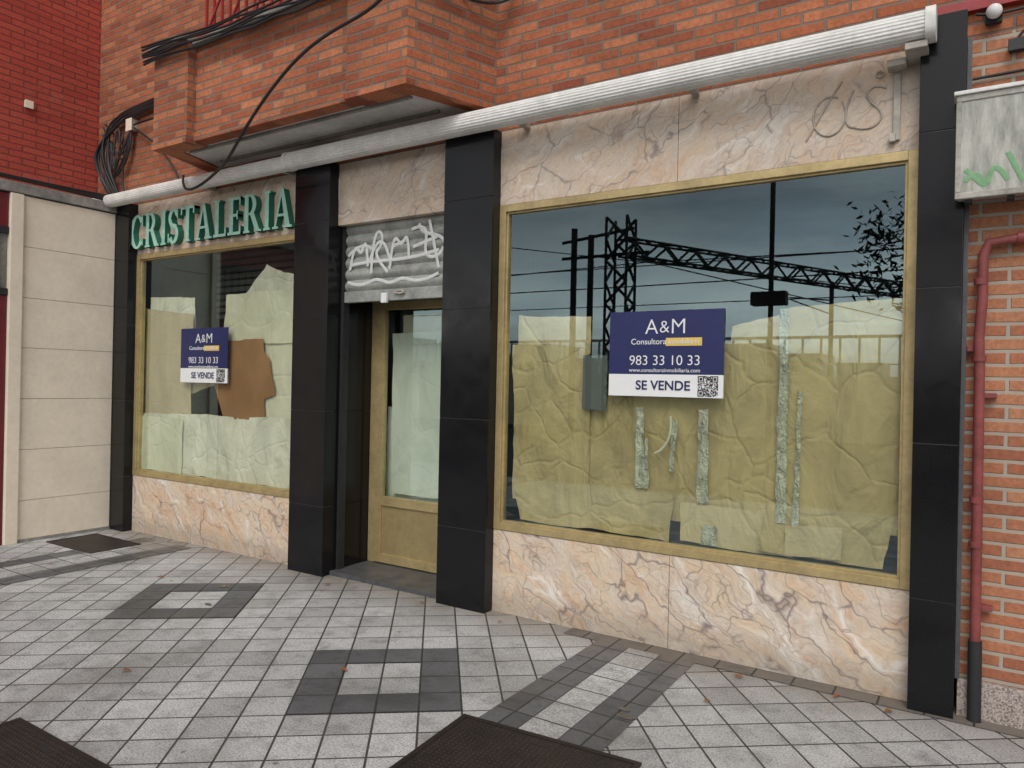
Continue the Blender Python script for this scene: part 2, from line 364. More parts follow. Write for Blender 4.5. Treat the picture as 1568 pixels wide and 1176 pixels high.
box('balcony_foot_left',-6.085,-5.592,f1-.012,f1+.1,zb-.02,zb+.045,mat=mBrick,parent=B)
box('balcony_parapet',-5.598,-3.762,f2,f2+.14,zb+.03,4.40,mat=mBrick,parent=B)
boxes('balcony_base_course',[(-5.598,-3.762,f2-.018,f2+.1,zb+.002,zb+.068)],mBrick,B)
boxes('balcony_coping',[(-5.62,-3.74,f2-.05,f2+.18,4.402,4.445),(-6.12,-5.59,f1-.04,f1+.22,4.422,4.47)],mSlab,B,.006)
prism('balcony_coping_right',[(-2.93,.01),(-3.17,f1-.04),(-3.80,f1-.04),(-3.80,f1+.22),(-3.36,f1+.22),(-3.17,.01)],4.422,4.47,mSlab,B)
prism('balcony_soffit',[(-3.14,.008),(-3.33,f2+.101),(-5.95,f2+.101),(-6.1,.008)],zb+.014,zb+.10,mSoff,B)
boxes('soffit_drip_moulding',[(-5.9,-3.36,f2+.14,f2+.17,zb-.006,zb+.013),(-5.9,-3.36,-.16,-.13,zb-.006,zb+.013)],mSlab,B,.003)
rl=[(-5.58,-3.78,f2+.03,f2+.06,4.50,4.53),(-5.58,-3.78,f2+.03,f2+.06,5.25,5.30)]
for i in range(18):
    x=-5.55+i*.103; rl.append((x,x+.02,f2+.035,f2+.055,4.447,5.25))
boxes('balcony_railing',rl,mRedP,B)
tube('balcony_railing_diagonals',[[(-5.5+i*.3,f2+.03,4.53),(-5.25+i*.3,f2+.03,4.9)] for i in range(6)],.011,mRedP,B,False)
boxes('balcony_door',[(-5.2,-4.2,.0,.011,4.3,6.4)],mGoldP,B)
n=6;z0=2.36;z1=2.93
vs=[];fs=[]
steps=6
for i in range(n):
    for j in range(steps+1):
        t_=j/steps; z=z1-(i+t_*.96)*(z1-z0)/n; y=.088-.024*math.sin(math.pi*min(1,t_*1.0))
        vs+= [(A1,y,z),(C0,y,z)]
for r in range(len(vs)//2-1): fs.append((2*r,2*r+1,2*r+3,2*r+2))
me=bpy.data.meshes.new('roller_shutter'); me.from_pydata(vs,[],fs); obj('roller_shutter_slats',me,mShut,B)
box('roller_shutter_bar',A1+.002,C0-.002,.06,.11,2.27,2.362,mat=mShut,parent=B,bevel=.006)
boxes('shutter_lock',[(-4.06,-4.0,.03,.06,2.25,2.33)],mWhite,B,.006)
tube('shutter_lock_ring',[(-3.93,.045,2.33),(-3.86,.035,2.35),(-3.80,.045,2.33),(-3.86,.035,2.31),(-3.93,.045,2.33)],.008,mAwnD,B)
boxes('shutter_guides',[(A1-.002,A1+.03,.055,.12,0.02,2.93),(C0-.03,C0+.002,.055,.12,0.02,2.93)],mBlackP,B)
box('entrance_ceiling',A1,C0,.13,.45,2.88,2.95,mat=mInt,parent=B)
gr=[]
def gs(*p): gr.append([(x,0,z) for x,z in p])
gs((-4.44,2.54),(-4.38,2.84),(-4.32,2.50),(-4.26,2.88),(-4.24,2.56)); gs((-4.46,2.66),(-4.3,2.78),(-4.2,2.70)); gs((-4.20,2.50),(-4.19,2.86),(-4.06,2.84),(-4.10,2.68),(-4.19,2.66),(-4.02,2.50))
gs((-4.22,2.6),(-4.1,2.9),(-4.0,2.6)); gs((-4.0,2.52),(-3.96,2.90),(-3.88,2.54),(-3.82,2.88),(-3.80,2.6)); gs((-3.98,2.7),(-3.84,2.74)); gs((-3.78,2.82),(-3.56,2.88),(-3.74,2.54),(-3.48,2.58),(-3.46,2.66)); gs((-3.76,2.68),(-3.52,2.74)); gs((-3.6,2.88),(-3.5,2.5))
gs((-4.46,2.44),(-4.3,2.38),(-4.15,2.49),(-4.0,2.38),(-3.85,2.48),(-3.7,2.38),(-3.5,2.46)); gs((-4.42,2.58),(-4.1,2.62),(-3.9,2.56),(-3.5,2.64)); gs((-3.7,2.86),(-3.66,2.7),(-3.44,2.84),(-3.42,2.6))
go=tube('shutter_graffiti',gr,.015,mGraf,B,True,1); go.scale=(1,.2,1); go.location=(0,.064,0)
box('entrance_step',A1+.002,C0-.002,-.02,.47,-.05,.035,mat=mStep,parent=B,bevel=.004)
dy=.43
boxes('door_frame',[(A1,A1+.075,dy,dy+.06,.036,2.9),(C0-.05,C0+.02,dy,dy+.06,.036,2.9),(A1+.075,C0-.05,dy,dy+.06,2.32,2.40)],mGold,B,.003)
DX0,DX1=A1+.080,C0-.055
boxes('door_leaf',[(DX0,DX0+.08,dy-.012,dy+.04,.045,2.31),(DX1-.08,DX1,dy-.012,dy+.04,.045,2.31),(DX0+.08,DX1-.08,dy-.012,dy+.04,.045,.12),(DX0+.08,DX1-.08,dy-.012,dy+.04,.54,.62),(DX0+.08,DX1-.08,dy-.012,dy+.04,2.24,2.31)],mGold,B,.003)
box('door_panel',DX0+.08,DX1-.08,dy+.005,dy+.03,.12,.54,mat=mGoldP,parent=B)
pane('door_glass',DX0+.08,DX1-.08,dy+.015,.62,2.24,mGlass,B)
box('door_handle',DX1-.06,DX1-.03,dy-.07,dy-.013,1.05,1.25,mat=mBlackP,parent=B,bevel=.005)
paper('door_paper',[(DX0+.13,.64),(DX1-.02,.64),(DX1-.02,2.06),(DX0+.10,2.04)],dy+.07,mDoorPap,B,wr=.008,seed=31)
paper('door_paper_top',[(DX0+.2,1.95),(DX1-.02,1.95),(DX1-.02,2.22),(DX0+.2,2.20)],dy+.10,mPale,B,wr=.008,seed=33)
paper('door_paper_back',[(DX0+.02,.50),(DX1,.50),(DX1,1.35),(DX0+.02,1.40)],dy+.11,mDoorPap,B,wr=.008,seed=35)
Y1=.060
def pp(nm,c,y,m,**k): paper(nm,c,y,m,B,**k)
pp('kraft_1',[(-2.80,.80),(-2.19,.78),(-2.22,1.88),(-2.83,1.90)],Y1+.03,mKraft,seed=1)
pp('kraft_2',[(-2.12,.80),(-1.30,.76),(-1.18,1.90),(-2.06,1.88)],Y1+.04,mKraft,seed=2)
pp('kraft_3',[(-2.32,.78),(-2.0,.78),(-2.0,1.47),(-2.32,1.48)],Y1+.045,mKraft,seed=8)
pp('kraft_4',[(-1.42,.80),(-.86,.80),(-.88,2.06),(-1.24,1.90)],Y1+.03,mKraft,seed=3)
pp('kraft_5',[(-.98,.86),(-.345,.84),(-.335,2.12),(-.93,2.10)],Y1+.02,mKraft,seed=4)
pp('kraft_low_1',[(-2.72,.66),(-1.62,.65),(-1.60,.98),(-2.80,.93)],Y1+.012,mKraft,seed=5)
pp('kraft_low_2',[(-1.55,.66),(-.88,.66),(-.90,.92),(-1.56,.90)],Y1+.018,mKraft2,seed=6)
pp('kraft_low_3',[(-1.08,.67),(-.42,.66),(-.37,.92),(-1.02,.96)],Y1+.008,mKraft,seed=7)
pp('kraft_top_band',[(-2.83,1.86),(-2.24,1.84),(-2.24,2.10),(-2.83,2.12)],Y1+.10,mKraft2,seed=12)
pp('kraft_top_band_2',[(-1.30,1.8),(-.92,1.8),(-1.0,2.06),(-1.28,2.0)],Y1+.12,mKraft2,seed=13)
pp('paper_gap_grey',[(-2.24,1.47),(-2.06,1.46),(-2.06,1.83),(-2.24,1.83)],Y1-.008,mGreyGap,wr=.001)  # grey sheet added in front; its dark colour stands for the gap between papers
def seam(nm,x,za,zb_,w,sd):
    pp(nm,[(x-w,za),(x+w,za),(x+w*.8,zb_),(x-w*.8,zb_)],Y1-.002,mTape,jit=.013,wr=.004,seed=sd,n=50,fr=6)
seam('tape_1',-1.83,.98,1.50,.030,21); seam('tape_2',-1.41,.92,1.50,.036,22); seam('tape_3',-.95,.84,2.08,.030,23); seam('tape_4',-.86,.84,1.62,.013,24)
seam('tape_5',-1.36,.66,.78,.05,25); seam('tape_6',-1.78,.98,1.30,.012,26)
pp('tape_7',[(-.92,.67),(-.62,.68),(-.62,.86),(-.92,.84)],Y1-.006,mKraft2,seed=27,fr=7,wr=.004)
tube('torn_strip',[(-1.62,.048,1.44),(-1.60,.045,1.30),(-1.66,.048,1.22),(-1.72,.048,1.20)],.008,mPale,B)
pp('torn_piece',[(-1.615,1.1),(-1.59,1.1),(-1.59,1.42),(-1.62,1.42)],Y1-.010,mTape,wr=.004,seed=29)
pp('paper_left_a',[(-7.44,1.22),(-6.62,1.22),(-6.62,2.25),(-7.46,2.34)],Y1+.03,mBeige,seed=41,wr=.006)
pp('paper_left_a2',[(-7.40,2.0),(-6.62,2.0),(-6.64,2.42),(-7.40,2.46)],Y1+.06,mWhiteP,seed=42,wr=.006)
pp('paper_left_b',[(-6.15,1.93),(-5.02,1.95),(-5.02,2.43),(-6.10,2.42)],Y1+.035,mPale,seed=43)
pp('paper_left_peak',[(-5.95,2.40),(-5.10,2.40),(-5.15,2.55),(-5.62,2.68)],Y1+.10,mWhiteP,seed=44,jit=.02)
pp('paper_left_cardboard',[(-6.10,1.24),(-5.50,1.22),(-5.52,1.98),(-6.45,1.98)],Y1+.02,mCard,seed=45,wr=.003)
pp('paper_left_card2',[(-5.56,1.42),(-5.36,1.48),(-5.44,1.80),(-5.56,1.90)],Y1+.018,mCard,seed=46,wr=.003)
pp('paper_left_c',[(-5.64,1.20),(-5.0,1.20),(-5.0,2.0),(-5.64,2.0)],Y1+.05,mPale,seed=47)
pp('paper_left_d',[(-6.66,1.45),(-6.25,1.55),(-6.3,2.0),(-6.66,2.1)],Y1+.045,mBeige,seed=48,wr=.004)
pp('paper_left_low',[(-7.44,.65),(-5.02,.64),(-5.06,1.27),(-7.44,1.24)],Y1+.01,mWhiteP,seed=49,wr=.016)
pp('paper_left_low2',[(-7.44,.65),(-6.7,.65),(-6.7,1.20),(-7.46,1.21)],Y1-.008,mPale,seed=50,wr=.006)

# ---------------------------------------------------------------- shop sign letters
SG=empty('shop_sign')
def letter_parts(ch):
    st=.17; th=.075; sf=.055; P=[]
    def rc(x0,x1,y0,y1): P.append([(x0,y0),(x1,y0),(x1,y1),(x0,y1)])
    def serif(x0,x1,y): rc(x0-.06,x1+.06,y,y+sf)
    def ring(cx,cy,rx,ry,a0,a1,wv,wh,seg=14):
        for i in range(seg):
            a=a0+(a1-a0)*i/seg; b=a0+(a1-a0)*(i+1.04)/seg
            def w(t): return wv*abs(math.cos(t))+wh*abs(math.sin(t))
            q=[]
            for t,inn in ((a,0),(b,0),(b,1),(a,1)):
                k=w(t) if inn else 0; q.append((cx+(rx-k)*math.cos(t),cy+(ry-k)*math.sin(t)))
            P.append(q)
    if ch=='I': rc(.08,.08+st,0,1); serif(.08,.08+st,0); serif(.08,.08+st,1-sf); W=.34
    elif ch=='T': rc(.27,.27+st,0,1); rc(0,.71,1-th,1); serif(.27,.27+st,0); rc(0,.06,.78,1); rc(.65,.71,.78,1); W=.71
    elif ch=='L': rc(.08,.08+st,0,1); rc(.0,.62,0,th); serif(.08,.08+st,1-sf); rc(.56,.62,0,.24); W=.62
    elif ch=='E': rc(.08,.08+st,0,1); rc(0,.62,0,th); rc(0,.6,1-th,1); rc(.1,.48,.48,.48+th); rc(.56,.62,0,.22); rc(.54,.60,.78,1); rc(.43,.48,.40,.64); W=.64
    elif ch=='A':
        P.append([(.07,0),(.14,0),(.42,1),(.36,1)]); P.append([(.56,0),(.76,0),(.46,1),(.34,1)]); rc(.2,.6,.30,.30+.065); rc(0,.24,0,sf); rc(.48,.84,0,sf); W=.84
    elif ch=='R':
        rc(.08,.08+st,0,1); serif(.08,.08+st,0); rc(.0,.35,1-sf,1); rc(.2,.36,.46,.46+.06); ring(.34,.73,.27,.27,-math.pi/2,math.pi/2,.15,.055); P.append([(.34,.48),(.50,.52),(.80,0),(.60,0)]); rc(.6,.86,0,sf); W=.84
    elif ch=='C':
        ring(.42,.5,.42,.51,R(42),R(318),.17,.06,24); rc(.70,.76,.66,.98); rc(.72,.77,.08,.28); W=.78
    elif ch=='S':
        ring(.30,.74,.27,.27,R(20),R(240),.13,.07,16); ring(.31,.27,.28,.28,R(-150),R(80),.14,.07,16); P.append([(.10,.62),(.18,.50),(.50,.42),(.46,.54)]); P.append([(.10,.62),(.16,.48),(.48,.42),(.50,.52)]); rc(.50,.56,.72,.98); rc(.02,.08,.04,.30); W=.62
    return P,W
word='CRISTALERIA'; sp_=.085
tot=sum(letter_parts(c)[1] for c in word)+sp_*(len(word)-1)
X0,X1=-7.50,-5.02; H=.345; kx=(X1-X0)/tot
x=X0
for idx,ch in enumerate(word):
    P,W=letter_parts(ch)
    for lay,(ya,yb,mat_,gy) in enumerate(((-.060,-.001,mGreenD,0),(-.0635,-.0601,mMint,1))):
        bm=bmesh.new()
        for k,poly in enumerate(P):
            pts=[]
            for px,py in poly: pts.append((x+px*kx, 2.94+py*H))
            e=k*.00012
            fr_=[bm.verts.new((a_,ya-e,b_)) for a_,b_ in pts]; bk=[bm.verts.new((a_,yb,b_)) for a_,b_ in pts]
            bm.faces.new(fr_); bm.faces.new(bk)
            for i in range(4): bm.faces.new([fr_[i],fr_[(i+1)%4],bk[(i+1)%4],bk[i]])
        bmesh.ops.recalc_face_normals(bm,faces=bm.faces)
        me=bpy.data.meshes.new('letter'); bm.to_mesh(me); bm.free()
        obj('letter_%s_%d_%s'%(ch.lower(),idx,'body' if not lay else 'face'),me,mat_,SG)
    x+=(W+sp_)*kx

MG=empty('monogram_lettering')
mBronze=dirty('monogram_bronze',(.50,.43,.36),.5,.1,.3,20,0)
def el(cx,cz,rx,rz,a0,a1,n=18): return [(cx+rx*math.cos(R(a0+(a1-a0)*i/n)),-.004,cz+rz*math.sin(R(a0+(a1-a0)*i/n))) for i in range(n+1)]
tube('strokes',[el(-.72,3.14,.085,.11,60,400),[(-.60,-.004,3.26),(-.66,-.004,3.14),(-.64,-.004,3.04),(-.58,-.004,3.06)],[(-.84,-.004,3.02),(-.74,-.004,3.2),(-.66,-.004,3.32)],
 [(-.44,-.004,3.24),(-.50,-.004,3.28),(-.56,-.004,3.22),(-.48,-.004,3.15),(-.44,-.004,3.08),(-.52,-.004,3.02),(-.60,-.004,3.06)],el(-.47,3.32,.02,.02,0,360,8)],.0055,mBronze,MG)

# ---------------------------------------------------------------- awning
AW=empty('awning')
def roll(name,x0,x1,cy,cz,ry,rz,mat,ex=2.5,rib=.04):
    vs=[];fs=[];n=96
    for x in (x0,x1):
        for i in range(n):
            a=2*math.pi*i/n; k=1+ (rib if (i//2)%2 else 0)
            ca,sa=math.cos(a),math.sin(a); q=1/(abs(ca)**ex+abs(sa)**ex)**(1/ex)
            vs.append((x,cy+ry*ca*q*k,cz+rz*sa*q*k))
    for i in range(n): j=(i+1)%n; fs.append((i,j,n+j,n+i))
    fs.append(tuple(range(n))); fs.append(tuple(range(2*n-1,n-1,-1)))
    me=bpy.data.meshes.new(name); me.from_pydata(vs,[],fs); return obj(name,me,mat,AW)
cy,cz=-.185,3.45
roll('cassette_long',-4.90,-.25,cy,cz,.070,.068,mAwn)
roll('cassette_short',-8.10,-4.93,cy+.01,cz-.005,.062,.060,mAwn)
roll('end_cap_right',-.25,-.205,cy,cz,.080,.080,mAwn,3,0); roll('joint_cap',-4.935,-4.895,cy,cz,.078,.074,mAwn,3,0); roll('end_cap_left',-8.13,-8.10,cy,cz,.070,.066,mAwn,3,0)
boxes('brackets',[(x,x+.04,-.12,-.002,3.40,3.46) for x in (-7.9,-6.2,-5.1,-2.7,-1.5)]+[(-.34,-.24,-.22,-.005,3.335,3.368)],mAwnD,AW,.004)
boxes('wall_bracket',[(-.405,-.370,-.018,-.003,2.95,3.36),(-.42,-.39,-.04,-.003,2.94,2.985),(-.43,-.34,-.11,-.018,3.31,3.345)],mAwnD,AW,.004)

# ---------------------------------------------------------------- for sale signs
def sale(x0,x1,z0,z1,tag):
    E=empty('for_sale_sign'); w=x1-x0; cx=(x0+x1)/2; yf=.018; f=yf-.0025
    box('panel_navy',x0,x1,yf,.027,z0+.14,z1,mat=mNavy,parent=E); box('panel_white',x0,x1,yf,.027,z0,z0+.1395,mat=mWhite,parent=E)
    for ch,dx_ in (('A',-.085),('&',.0),('M',.09)): text('logo_'+('and' if ch=='&' else ch.lower()),ch,cx+dx_,f,z1-.105,.135 if ch!='&' else .11,mWhite,E,bold=-.0012)
    text('name_a','Consultora',cx-.105,f,z1-.195,.052,mWhite,E)
    box('name_plate',cx+.01,cx+.24,f-.0005,yf,z1-.222,z1-.172,mat=mYel,parent=E)
    text('name_b','Inmobiliaria',cx+.125,f-.003,z1-.196,.042,mWhite,E)
    text('phone','983 33 10 33',cx,f,z1-.315,.088,mWhite,E,bold=-.0006)
    text('web','www.consultorainmobiliaria.com',cx,f,z1-.375,.035,mWhite,E)
    text('caption','SE VENDE',x0+w*.49,f,z0+.068,.082,mNavy,E,bold=.0015)
    q=[];rr=random.Random(3); s_=.0054; qx=x1-.155; qz=z0+.008; N=23
    def fin(i,j,a,b): 
        i-=a;j-=b
        if 0<=i<7 and 0<=j<7: return (i in(0,6) or j in(0,6)) or (2<=i<=4 and 2<=j<=4)
        return None
    for i in range(N):
        for j in range(N):
            v=None
            for a,b in ((0,0),(0,16),(16,16)):
                t_=fin(i,j,a,b)
                if t_ is not None: v=t_
            if v is None: v=rr.random()<.48
            if v: q.append((qx+i*s_,qx+i*s_+s_*.98,f,yf,qz+j*s_,qz+j*s_+s_*.98))
    boxes('qr_code',q,mBlackP,E)
sale(-2.033,-1.285,1.56,2.10,'r'); sale(-6.70,-5.97,1.57,2.10,'l')

# ---------------------------------------------------------------- cabinet, pipe, small fittings
K=empty('meter_cabinet')
cx0,cx1,cy0,cy1,cz0,cz1=-.112,.45,-.215,-.104,2.56,3.06
box('case',cx0+.01,cx1-.01,cy0+.012,cy1,cz0+.01,cz1-.01,mat=mCab,parent=K,bevel=.006)
boxes('frame',[(cx0,cx1,cy0,cy0+.03,cz0,cz0+.03),(cx0,cx1,cy0,cy0+.03,cz1-.03,cz1),(cx0,cx0+.022,cy0,cy0+.03,cz0+.03,cz1-.03),(cx1-.022,cx1,cy0,cy0+.03,cz0+.03,cz1-.03)],mCab,K,.004)
box('panel',cx0+.022,cx1-.022,cy0+.006,cy0+.02,cz0+.03,cz1-.03,mat=mCabP,parent=K)
box('lid',cx0-.01,cx1+.01,cy0-.012,cy1,cz1+.001,cz1+.02,mat=mAwn,parent=K,bevel=.004)
boxes('feet',[(-.07,-.04,-.19,-.13,2.545,2.559),(.10,.13,-.19,-.13,2.545,2.559)],mBlackP,K)
go=tube('graffiti',[[(-.07,0,2.64),(-.02,0,2.72),(.01,0,2.61)],[(-.07,0,2.70),(.0,0,2.62)],[(.02,0,2.62),(.04,0,2.76),(.10,0,2.63)],[(.10,0,2.76),(.16,0,2.62)]],.012,mGrafG,K); go.scale=(1,.1,1); go.location=(0,cy0+.005,0)
P_=empty('drainpipe')
tube('pipe',[(.01,-.055,.39),(.005,-.055,1.75),(0,-.055,1.9),(.012,-.055,2.1),(.01,-.055,2.30),(.035,-.055,2.365),(.2,-.055,2.385),(.9,-.055,2.40)],.024,mPipe,P_,False,5)
tube('foot',[(.012,-.055,.0),(.010,-.055,.40)],.031,mBlackP,P_,False,5)
tube('collars',[[(.004,-.055,z),(.004,-.055,z+.03)] for z in (1.08,1.78,2.16,.86)]+[[(.15,-.055,2.38),(.18,-.055,2.382)]],.030,mPipe,P_,False,4)
boxes('clips',[(-.05,.01,-.05,-.002,1.83,1.86),(.0,.08,-.05,-.002,1.60,1.625),(.01,.08,-.05,-.002,.55,.575)],mPipe,P_,.003)
WL=empty('wall_lamp')
bm=bmesh.new(); bmesh.ops.create_uvsphere(bm,u_segments=20,v_segments=12,radius=.035); bmesh.ops.translate(bm,vec=(.035,-.07,3.50),verts=bm.verts)
me=bpy.data.meshes.new('globe'); bm.to_mesh(me); bm.free(); obj('globe',me,mAwn,WL)
box('base',.0,.07,-.03,-.001,3.46,3.53,mat=mBlackP,parent=WL,bevel=.006)
JB=empty('junction_box'); box('box',.10,.17,-.05,-.001,3.30,3.35,mat=mBlackP,parent=JB,bevel=.005); box('cover',.095,.175,-.058,-.05,3.295,3.355,mat=mBlackP,parent=JB,bevel=.003)
J2=empty('junction_box'); boxes('box',[(-7.62,-7.52,-.06,.01,4.2,4.32)],mAwnD,J2,.006); box('cover',-7.625,-7.515,-.068,-.061,4.195,4.325,mat=mCream,parent=J2,bevel=.003)
J3=empty('junction_box'); box('box',-8.288,-8.26,-.75,-.68,4.35,4.42,mat=mCream,parent=J3,bevel=.005); box('cover',-8.26,-8.252,-.755,-.675,4.345,4.425,mat=mCream,parent=J3,bevel=.003)
C=empty('overhead_cable')
tube('cable',[(-2.9,-.9,4.35),(-3.245,-.8,4.09),(-3.7,-.8,4.05),(-4.17,-.8,3.93),(-4.75,-.74,3.58),(-5.15,-.6,3.40),(-5.6,-.4,3.40),(-6.0,-.33,3.31),(-6.25,-.30,3.34),(-6.28,-.27,3.5)],.012,mCable,C)
W=empty('wall_cables')
rr=random.Random(5); cl=[]
for k in range(12):
    o_=rr.uniform(-.05,.05); o2=rr.uniform(-.10,.10)
    cl.append([(-6.2,-.02,4.42+o_),(-6.9,-.04,4.43+o2*.7),(-7.5,-.05,4.40+o_),(-7.95+o_,-.05,4.33+o2),(-8.1+o2,-.05-.01*k,4.0),(-7.95+o2,-.05,3.65+o_),(-7.8+o2,-.06,3.5),(-7.7,-.05,3.42)])
for k in range(9):
    a1,a2,a3=rr.uniform(-.14,.14),rr.uniform(-.2,.2),rr.uniform(-.15,.15)
    cl.append([(-8.0+a1,-.03,4.3+a3),(-7.7+a2,-.06,4.05+a1),(-7.95+a3,-.04,3.8+a2),(-7.65+a1,-.06,3.9+a3),(-7.55,-.05,4.2)])
cl.append([(-7.55,-.05,4.2),(-7.7,-.05,3.9),(-7.75,-.05,3.6),(-7.6,-.05,3.52)])
cl.append([(-7.5,-.05,4.25),(-7.1,-.05,4.28),(-6.7,-.04,4.22),(-6.3,-.03,4.3)])
cl.append([(-7.5,-.05,4.22),(-7.2,-.05,4.05),(-6.9,-.04,3.9),(-6.7,-.03,3.55)])
tube('loop_bundle',cl,.010,mCable,W)
cl=[]
for k in range(7):
    b_=.004*k; p=[]
    for i in range(13): p.append((-6.15+i*.235,f1-.055-b_ if i<3 or i>9 else f1-.02-b_,4.33+.02*k+rr.uniform(-.022,.022)))
    cl.append(p)
tube('balcony_bundle',cl,.009,mCable,W)
cl=[[(-3.2,-.73,4.40),(-3.05,-.5,4.25+k*.03),(-2.9,-.15,4.30+k*.04),(-2.75,-.02,4.42+k*.03),(-2.6,-.02,4.7)] for k in range(3)]
cl.append([(-2.6,-.02,4.6),(-2.62,-.03,4.35),(-2.9,-.05,4.22),(-3.05,-.3,4.3)])
tube('corner_bundle',cl,.010,mCable,W)
tube('right_bundle',[[(-.04,-.03,3.52),(.05,-.05,3.48),(.16,-.04,3.50),(.4,-.02,3.53)],[(.13,-.03,3.35),(.16,-.04,3.42),(.3,-.03,3.46)],[(-.05,-.02,3.2),(.3,-.02,3.21),(.6,-.02,3.2)]],.007,mCable,W)
tube('left_ledge_bundle',[[(-7.72,-.2,3.45+k*.018),(-7.75,-.8,3.44+rr.uniform(0,.05)),(-7.74,-1.6,3.47+k*.01),(-7.75,-3,3.46)] for k in range(4)],.011,mCable,W)

# ---------------------------------------------------------------- neighbouring building
NB=empty('neighbouring_building')
box('core',-13,-7.76,-3.4,.35,-.05,3.325,mat=mSlab,parent=NB)
box('upper_red_brick',-13,-8.29,-3.4,.35,3.44,9.5,mat=mBrickRed,parent=NB)
box('ledge',-13,-7.70,-3.44,.0,3.335,3.435,mat=mSlab,parent=NB,bevel=.008)
lev=[.0,.40,.89,1.38,1.87,2.35,2.84,3.325]
pl=[]
for i in range(7): pl.append((-7.759,-7.722,-.985,-.10,lev[i]+.002,lev[i+1]-.002))
boxes('cream_cladding',pl,mCream,NB,.002)
boxes('cream_pilaster',[(-7.759,-7.69,-1.10,-.988,.0,3.325)],mCream,NB,.006)
boxes('cream_cladding_far',[(-7.759,-7.722,-3.39,-2.25,lev[i]+.002,lev[i+1]-.002) for i in range(7)],mCream,NB,.002)
boxes('entrance_door',[(-7.758,-7.73,-2.24,-1.105,.0,2.35),(-7.758,-7.73,-2.24,-1.105,3.0,3.32)],mDoorR,NB,.003)
boxes('door_grille_frame',[(-7.75,-7.715,-2.24,-1.105,2.36,2.42),(-7.75,-7.715,-2.24,-1.105,2.94,3.0)]+[(-7.745,-7.725,-2.2+i*.1,-2.185+i*.1,2.42,2.94) for i in range(11)],mBlackP,NB)
box('stone_skirting',-7.7605,-7.712,-.98,-.10,-.03,.03,mat=mSlab,parent=NB)

# ---------------------------------------------------------------- ground
G=sheet('ground',[(-300,-300),(300,-300),(300,300),(-300,300)],-.16,mAsph)
box('pavement',-60,60,-6.2,4.0,-.14,0,mat=mTile)
box('kerb',-60,60,-6.36,-6.203,-.155,.002,mat=mKerb,bevel=.01)
sheet('road',[(-300,-15),(300,-15),(300,-6.37),(-300,-6.37)],-.15,mAsph)
def gp(a,b): 
    c_,s_=math.cos(ANG),math.sin(ANG); a*=.2125;b*=.2125
    return (ORG[0]+a*c_-b*s_, ORG[1]+a*s_+b*c_)
DT=empty('pavement_pattern')
for (a0,b0) in ((0,0),(-7,7),(7,-7),(-14,0)):
    for k,(p,q,r_,s2) in enumerate(((0,0,4,1),(0,3,4,4),(0,1,1,3),(3,1,4,3))):
        sheet('dark_square_%d'%k,[gp(a0+p,b0+q),gp(a0+r_,b0+q),gp(a0+r_,b0+s2),gp(a0+p,b0+s2)],.004,mTileD,DT)
def st(n,x0,x1,y0,y1,z,m): sheet(n,[(x0,y0),(x1,y0),(x1,y1),(x0,y1)],z,m,DT)
st('stripe_1',-2.01,-1.80,-1.46,-.13,.004,mTileS); st('stripe_light',-1.80,-1.5875,-1.46,-.13,.004,mTileW); st('stripe_2',-1.585,-1.375,-1.42,-.13,.004,mTileS)
st('stripe_3',-6.46,-6.25,-6.2,-.12,.004,mTileS); st('stripe_4',-7.02,-6.81,-6.2,-.12,.004,mTileS); st('stripe_light_2',-6.81,-6.46,-6.2,-.12,.004,mTileW)
st('edge_strip',-2.25,3,-.13,-.0,.0042,mTileS)
def cover(name,x0,x1,y0,y1,rot=0):
    E=empty(name); cx,cy_=(x0+x1)/2,(y0+y1)/2
    E.location=(cx,cy_,0); E.rotation_euler=(0,0,rot); hx,hy=(x1-x0)/2,(y1-y0)/2
    b=box('plate',-hx+.03,hx-.03,-hy+.03,hy-.03,-.01,.008,mat=mIron,parent=E)
    b2=boxes('rim',[(-hx,hx,-hy,-hy+.026,-.01,.011),(-hx,hx,hy-.026,hy,-.01,.011),(-hx,-hx+.026,-hy+.026,hy-.026,-.01,.011),(hx-.026,hx,-hy+.026,hy-.026,-.01,.011)],mIron,E,.002)
    boxes('lift_slots',[(-.05,.05,hy-.09,hy-.07,.007,.0095),(-.05,.05,-hy+.07,-hy+.09,.007,.0095)],mBlackP,E)
cover('manhole_cover',-2.05,-1.15,-2.40,-1.42,R(4)); cover('manhole_cover',-3.76,-2.95,-3.6,-2.68); cover('drain_cover',-7.55,-6.75,-.80,-.32)
mSt=dirty('damp_stain',(.12,.11,.10),.25,0,.3,10,0)
def blob(n,cx,cy_,r,sd):
    p=[(cx+r*(1+.45*noise.noise((math.cos(a)*1.5,math.sin(a)*1.5,sd)))*math.cos(a),cy_+r*.6*(1+.5*noise.noise((math.cos(a)*2,math.sin(a)*2,sd+3)))*math.sin(a)) for a in [i*math.pi/14 for i in range(28)]]
    sheet(n,p,.009,mSt,DT)
blob('stain_1',-1.46,-.95,.035,1); blob('stain_2',-1.42,-1.02,.05,2); blob('stain_3',-4.9,-.75,.05,3); blob('stain_4',-4.6,-1.1,.03,4)
bm=bmesh.new(); rr=random.Random(11)
